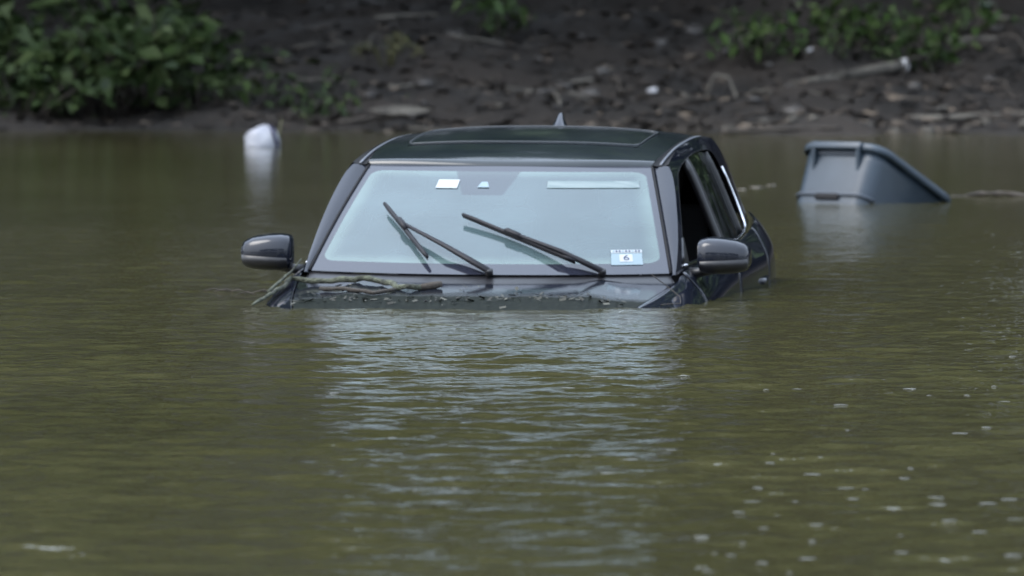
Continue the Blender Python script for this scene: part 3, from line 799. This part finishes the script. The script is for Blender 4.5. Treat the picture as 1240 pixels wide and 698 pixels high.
for x, y, w_, h_, ncl, lf, lb in ((1.98, 84.5, .5, .42, 24, .10, 'upright green ferny shrub standing apart above the small white scrap'), (2.72, 84.45, .6, .46, 30, .10, 'bushiest bright green ferny shrub above the middle of the pale log'),
        (3.22, 84.5, .6, .34, 22, .10, 'low spreading green ferny shrub above the sawn log end'), (2.55, 84.1, .3, .26, 10, .08, 'tiny green sprig just behind the pale log'), (3.55, 85.2, .45, .42, 18, .10, 'dim green ferny shrub beside the thick driftwood pole')):
    shrub(x, y, w_, h_, ncl, lf, M_leafB, lb, 'ferny shrubs above the log', aspect=2.4, depth=.25)
shrub(-.12, 85.9, .22, .55, 16, .10, M_leafB, 'hanging green creeper strand on the dark bank behind the car roof', None, aspect=2.0, name='creeper')
shrub(.6, 89.0, 1.6, .7, 30, .11, M_leafA, 'dim dark green shrub deep in the shade above the car roof', None, name='shrub')

# yellowing arched plant
ya = empty('arched_weed', (-.98, 84.3, ground_z(-.98, 84.3))); tag(ya, 'yellowing weed with arching drooping stems on the mud behind the car', 'plant')
for k in range(9):
    dx = random.uniform(-.20, .20); hh = random.uniform(.16, .30); m = MB(); fx = random.uniform(.9, 1.5)
    pts = [Vector((dx * .2, 0, 0)), Vector((dx * .45, 0, hh * .75)), Vector((dx * .8, -.05, hh)), Vector((dx * 1.1 * fx, -.1, hh * .8)), Vector((dx * 1.2 * fx, -.12, hh * random.uniform(.2, .6)))]
    m.tube(pts, [.006, .006, .005, .004, .003], 5)
    for q_ in range(7):
        t = random.uniform(1.3, 4); i = min(3, int(t)); leaf_quads(m, pts[i].lerp(pts[i + 1], t - i), 1, .05, .008, aspect=3)
    m.build('stem', M_leafY, ya)

# trees: trunk, limbs and leafy crown; three moulds copied along the bank
def make_tree(seed, h_, r_):
    random.seed(seed); o = empty('bank_tree')
    tr = MB(); fo = MB()
    lean = Vector((random.uniform(-.6, .6), random.uniform(-1.2, .0), 0))
    tp = [Vector((0, 0, -.5)), Vector((0, 0, 0)), lean * .2 + Vector((.1, 0, h_ * .25)), lean * .6 + Vector((-.1, .1, h_ * .5)), lean + Vector((0, 0, h_ * .85))]
    tr.tube(tp, [.34, .27, .21, .15, .04], 9); tr_o = tr.build('trunk', M_bark, o)
    clumps = []
    for k in range(16):
        t = random.uniform(.16, .85); b = Vector((0, 0, 0)) + lean * t + Vector((0, 0, h_ * t * .95))
        a = random.uniform(0, 6.28); ln = r_ * random.uniform(.6, 1.1) * (1.15 - .6 * t)
        e_ = b + Vector((math.cos(a) * ln, math.sin(a) * ln, ln * random.uniform(.0, .5)))
        lb = MB().tube([b, b.lerp(e_, .5) + Vector((0, 0, .2)), e_], [.07, .045, .015], 6).build('limb', M_bark, o)
        for q_ in range(5): clumps.append(b.lerp(e_, random.uniform(.35, 1.1)) + Vector((random.gauss(0, .5), random.gauss(0, .5), random.gauss(0, .4))))
    for k in range(46): clumps.append(lean * .8 + Vector((random.gauss(0, r_ * .45), random.gauss(0, r_ * .45), h_ * random.uniform(.30, 1.0))))
    for c in clumps: leaf_quads(fo, c, 46, .62, .80, aspect=1.5)
    f_ = fo.build('crown', M_crown, o, smooth=False); f_['kind'] = 'stuff'
    return o
moulds = [make_tree(3, 23, 6.0), make_tree(9, 20, 6.4), make_tree(21, 25, 5.8)]
random.seed(5)
spots = []
for k, x in enumerate(np.arange(-44, 46, 4.6)): spots.append((x + random.uniform(-1, 1), 88.6 + random.uniform(-1.0, 1.5)))
for k, x in enumerate(np.arange(-48, 50, 5.2)): spots.append((x + random.uniform(-1, 1), 97 + random.uniform(-2, 3)))
for k, x in enumerate(np.arange(-60, 62, 6.5)): spots.append((x + random.uniform(-1, 1), 110 + random.uniform(-2, 3)))
for k, x in enumerate((-24, -19.5, -14.5, -9.6, -5.0, 5.1, 9.8, 14.6, 19, 24)): spots.append((x, 85.6 + random.uniform(-.4, .6)))
used = set()
for k, (x, y) in enumerate(spots):
    mi = k % 3
    t = moulds[mi] if mi not in used else copy_tree(moulds[mi])
    used.add(mi)
    sc = random.uniform(.85, 1.1)
    if x > 12: sc *= .80
    t.location = (x, y, ground_z(x, y) - .1); t.rotation_euler = (0, 0, random.uniform(0, 6.28)); t.scale = (sc, sc, sc)
    tag(t, 'tall leafy tree shading the wooded bank behind the flood', 'tree', 'trees along the wooded bank')

for k in range(13):
    t = copy_tree(moulds[k % 3]); x = -46 + k * 7.6; y = -17 + random.uniform(-2, 1.5); sc = random.uniform(.6, .8)
    t.location = (x, y, ground_z(x, y) - .1); t.rotation_euler = (0, 0, random.uniform(0, 6.28)); t.scale = (sc, sc, sc)
    tag(t, 'leafy tree on the near shore facing the front of the drowned car', 'tree', 'trees on the near shore')

# roots and dead shoots arching out of the bank
for k in range(16):
    x = random.uniform(-2.0, 4.4); y = random.uniform(82.6, 86.4); h_ = random.uniform(.06, .22); dx = random.choice((-1, 1)) * random.uniform(.08, .35)
    o = MB().tube(wobble([Vector((0, 0, -.03)), Vector((dx * .3, -.03, h_)), Vector((dx * .75, -.08, h_ * .85)), Vector((dx, -.12, -.02))], .02, k, 4), .008 + .006 * random.random(), 6).build('dead_shoot', random.choice((M_bark, M_bark, M_drift)))
    o.location = (x, y, ground_z(x, y)); tag(o, 'bare root or dead shoot arching out of the leafy bank', 'root', 'roots arching from the bank')

# litter sheet of leaves and clods on the bank
m = MB()
for k in range(11000):
    x = random.uniform(-5.5, 5.5); y = 80 + 9 * random.random() ** 1.3
    if y < shore(x) - .05: continue
    z = ground_z(x, y); sz = random.choice([.015, .02, .03, .045, .07]); a = random.uniform(0, 6.28)
    d1 = Vector((math.cos(a), math.sin(a), random.uniform(-.3, .3))) * sz; d2 = Vector((-math.sin(a), math.cos(a), random.uniform(-.2, .5))) * sz * random.uniform(.3, .8)
    c = Vector((x, y, z + .02))
    m.add([c - d1, c - d2, c + d1, c + d2], [(0, 1, 2, 3)])
lt = m.build('leaf_litter', M_litter, None, smooth=False); tag(lt, 'loose dead leaves and mud clods covering the bank', 'leaf litter', kind='stuff')

# stones, sticks and logs on the bank
def rock(x, y, s_, seed, label, group, mat_=M_stone, zoff=.0):
    o = blob('stone', mat_, None, (s_, s_ * .8, s_ * .6), seed, rough=.45, sub=2); o.location = (x, y, ground_z(x, y) + s_ * .15 + zoff); o.rotation_euler.z = seed
    tag(o, label, 'stone', group); return o
for k in range(30):
    x = random.uniform(-1.2, 4.6); y = random.uniform(81.0, 86.5)
    rock(x, y, random.uniform(.035, .11), k * 1.3, 'dull brown stone half buried in the leafy mud of the bank', 'stones in the muddy bank')
def stick(x0, y0, x1, y1, r_, mat_, label, name='stick', cat='stick', group=None, lift=.02, ends=True):
    a = Vector((x0, y0, max(ground_z(x0, y0), -.01) + lift)); b = Vector((x1, y1, max(ground_z(x1, y1), -.01) + lift))
    pts = wobble([a, a.lerp(b, .5) + Vector((0, 0, r_ * .4)), b], r_ * .5, x0 * 3 + y0, 5)
    o = MB().tube(pts, [r_ * (1 - .35 * k / len(pts)) * random.uniform(.9, 1.1) for k in range(len(pts))], 8).build(name, mat_)
    tag(o, label, cat, group); return o
for k in range(48):
    x = random.uniform(-1.8, 4.8); y = random.uniform(80.4, 86.5); a = random.gauss(0, .7); ln = random.uniform(.15, .55)
    y = max(y, shore(x) + .1)
    stick(x, y, x + ln * math.cos(a), y + ln * math.sin(a), random.uniform(.008, .022), random.choice([M_bark, M_drift, M_bark]), 'short broken stick lying on the leafy mud of the bank', group='sticks strewn on the bank')

lg = empty('log', (2.17, 83.3, ground_z(2.17, 83.3) + .03)); tag(lg, 'pale weathered log with a white sawn end slanting across the bank', 'log')
e_ = Vector((.90, .75, ground_z(3.07, 84.05) - ground_z(2.17, 83.3) + .05))
MB().tube(wobble([Vector((0, 0, 0)), e_ * .5, e_], .012, 4), [.030 + .002 * k for k in range(11)], 9).build('log_stem', M_drift, lg)
MB().tube([e_ - Vector((.012, .012, 0)), e_ + Vector((.03, .0, .004))], [.054, .052], 10).build('sawn_end', mat('sawn_wood', (.42, .42, .42), .7), lg)
for k, (x0, y0, x1, y1, r_) in enumerate(((3.45, 85.0, 4.5, 85.3, .05), (3.0, 81.1, 4.6, 81.3, .028))):
    stick(x0, y0, x1, y1, r_, M_drift, ('thick pale driftwood pole lying high on the bank', 'thin pale driftwood pole lying low along the mud edge behind the bin')[k], name='driftwood_pole', cat='driftwood')
stick(1.55, 79.45, 2.45, 79.35, .022, M_bark, 'dark waterlogged branch along the mud edge between car and bin', name='shore_branch', cat='branch', lift=.03)
stick(1.75, 79.6, 2.1, 79.75, .012, M_bark, 'thin forked twig above the waterlogged shore branch', name='shore_twig', cat='twig', lift=.06)
fb = MB().tube(wobble([Vector((2.52, 61.9, -.01)), Vector((2.75, 61.8, .018)), Vector((3.0, 61.7, .0)), Vector((3.3, 61.6, .012))], .03, 9), [.008 + .012 * random.random() for _ in range(16)], 7).build('floating_branch', M_bark)
tag(fb, 'dark knobbly branch floating beside the sunken bin', 'branch')
sh = MB()
P = [[Vector((lerp(-.24, .24, i / 14), (-.10 + .20 * j / 6) * (1.02 - (2 * i / 14 - 1) ** 2), .012 + .055 * math.sin(math.pi * j / 6) * (1 - (2 * i / 14 - 1) ** 2) + .02 * (2 * i / 14 - 1) ** 2)) for i in range(15)] for j in range(7)]
bk = sh.grid(P).build('bark_slab', M_drift, solid=.012); bk.location = (-.85, 81.3, max(0, ground_z(-.85, 81.3)) + .03); bk.rotation_euler = (R(12), 0, R(6))
tag(bk, 'curved slab of pale bark stranded at the waterline behind the car', 'bark')
M_foam = mat('white_foam', (.42, .42, .43), .6)
for k, (x, y, s_, lb) in enumerate(((1.09, 82.9, .045, 'crumpled white scrap on the mud right behind the car aerial'), (2.34, 84.4, .04, 'small white scrap on bare mud above the pale log'), (1.44, 86.2, .04, 'dim greyish scrap high on the dark bank'), (-.63, 85.6, .035, 'tiny pale scrap on the dark bank above the arched weed'), (.13, 82.2, .035, 'little upright pale scrap at the mud edge behind the car roof'), (2.9, 87.2, .05, 'dull pale scrap between the ferny shrubs'), (3.85, 86.6, .06, 'pale green wrapper lying beside the ferny shrubs'))):
    mm = M_foam if k in (0, 1) else (mat('green_wrapper', (.12, .17, .13), .5) if k == 6 else M_drift)
    o = blob('litter_scrap', mm, None, (s_, s_ * .8, s_ * .65), k * 2.7, rough=.6, sub=2); o.location = (x, y, ground_z(x, y) + s_ * .5); tag(o, lb, 'litter')
for k in range(7):
    x = -1.33 + k * .045 + random.uniform(-.02, .02); y = 45.8 + random.uniform(-.25, .25); ln = random.uniform(.03, .09)
    o = MB().tube([(x, y, .004), (x + ln * .5, y + random.uniform(-.03, .03), .012), (x + ln, y + random.uniform(-.05, .05), .004)], [.002, .004, .002], 5).build('floating_twig', M_bark)
    tag(o, 'tiny floating twig drifting beside the hood branch', 'twig', 'twigs adrift by the hood')
for k in range(3):
    x = 1.36 + k * .1; o = blob('foam_fleck', M_drift, None, (.03 + .02 * (k % 2), .10, .005), k * 3.3, rough=.6, sub=2); o.location = (x, 63.3 + .5 * k, .001)
    tag(o, 'thin fleck of pale foam on the water between car and bin', 'foam', 'foam flecks between car and bin')

# small domes added to stand in for sky glints on steep ripples
P = []
for j in range(6):
    a = math.pi / 2 * j / 5; r_ = math.cos(a) + .001
    P.append([Vector((r_ * math.cos(t), r_ * math.sin(t), math.sin(a))) for t in np.linspace(0, 2 * math.pi, 17)])
glint_ob = MB().grid(P).build('glint', mat('glint_film', (.10, .10, .085), .04, ior=1.45))
GLINTS = [(0.6, 37.46), (0.86, 36.26), (0.97, 36.4), (1.08, 35.21), (1.05, 33.52), (0.78, 31.95), (0.76, 31.52), (0.71, 30.78), (0.69, 30.06), (0.66, 29.42), (0.61, 28.8), (0.66, 28.1), (0.59, 27.39), (0.49, 27.7), (0.86, 30.74), (0.94, 30.15), (0.99, 30.0), (0.78, 29.51), (0.94, 29.51), (1.16, 31.14), (1.17, 29.53), (1.16, 29.19), (1.16, 28.39), (0.77, 27.45), (0.74, 26.81), (1.01, 27.82), (0.98, 26.93), (0.68, 26.21), (0.62, 26.56), (0.47, 26.49), (0.48, 26.21), (1.65, 36.67), (1.49, 33.63), (1.39, 33.24), (1.83, 39.18), (0.64, 31.66), (1.37, 29.49), (1.3, 29.25), (1.22, 27.94), (1.34, 28.51), (0.55, 26.89), (0.51, 26.93), (0.8, 28.15), (1.17, 27.9), (1.26, 26.93), (1.35, 36.35), (1.4, 35.94), (1.53, 36.02), (1.63, 35.52), (1.12, 30.59), (-0.27, 38.2), (0.3, 37.29), (0.19, 36.51), (-0.6, 36.09), (0.6, 37.43), (0.22, 31.71), (0.35, 31.69), (0.48, 32.24), (-0.37, 33.08), (0.02, 31.64), (-0.16, 30.04), (-0.27, 29.91), (0.28, 30.89)]
for k, (x, y) in enumerate(GLINTS):
    o = glint_ob if k == 0 else glint_ob.copy()
    if k: COL.objects.link(o)
    w_ = random.uniform(.006, .026); 
    iy = int(np.searchsorted(WY, y)); ix = int(np.searchsorted(WX, x)); o.location = (x, y, float(Zw[iy-1:iy+1, ix-1:ix+1].max()) - .0005); o.scale = (w_, w_ * .35, random.uniform(.0014, .0026))
    tag(o, 'small added dome standing in for a sky glint on the open brown water before the car', 'glint', 'added glints on the open water')

for k in range(13):
    x = 1.6 + k * .22 + random.uniform(-.08, .08); y = shore(x) + random.uniform(.5, 1.2); s_ = random.uniform(.03, .08)
    rock(x, y, s_, k * 2.1, 'pale grey lump of stone along the mud edge behind the bin', 'pale stones along the mud edge', mat_=M_drift)
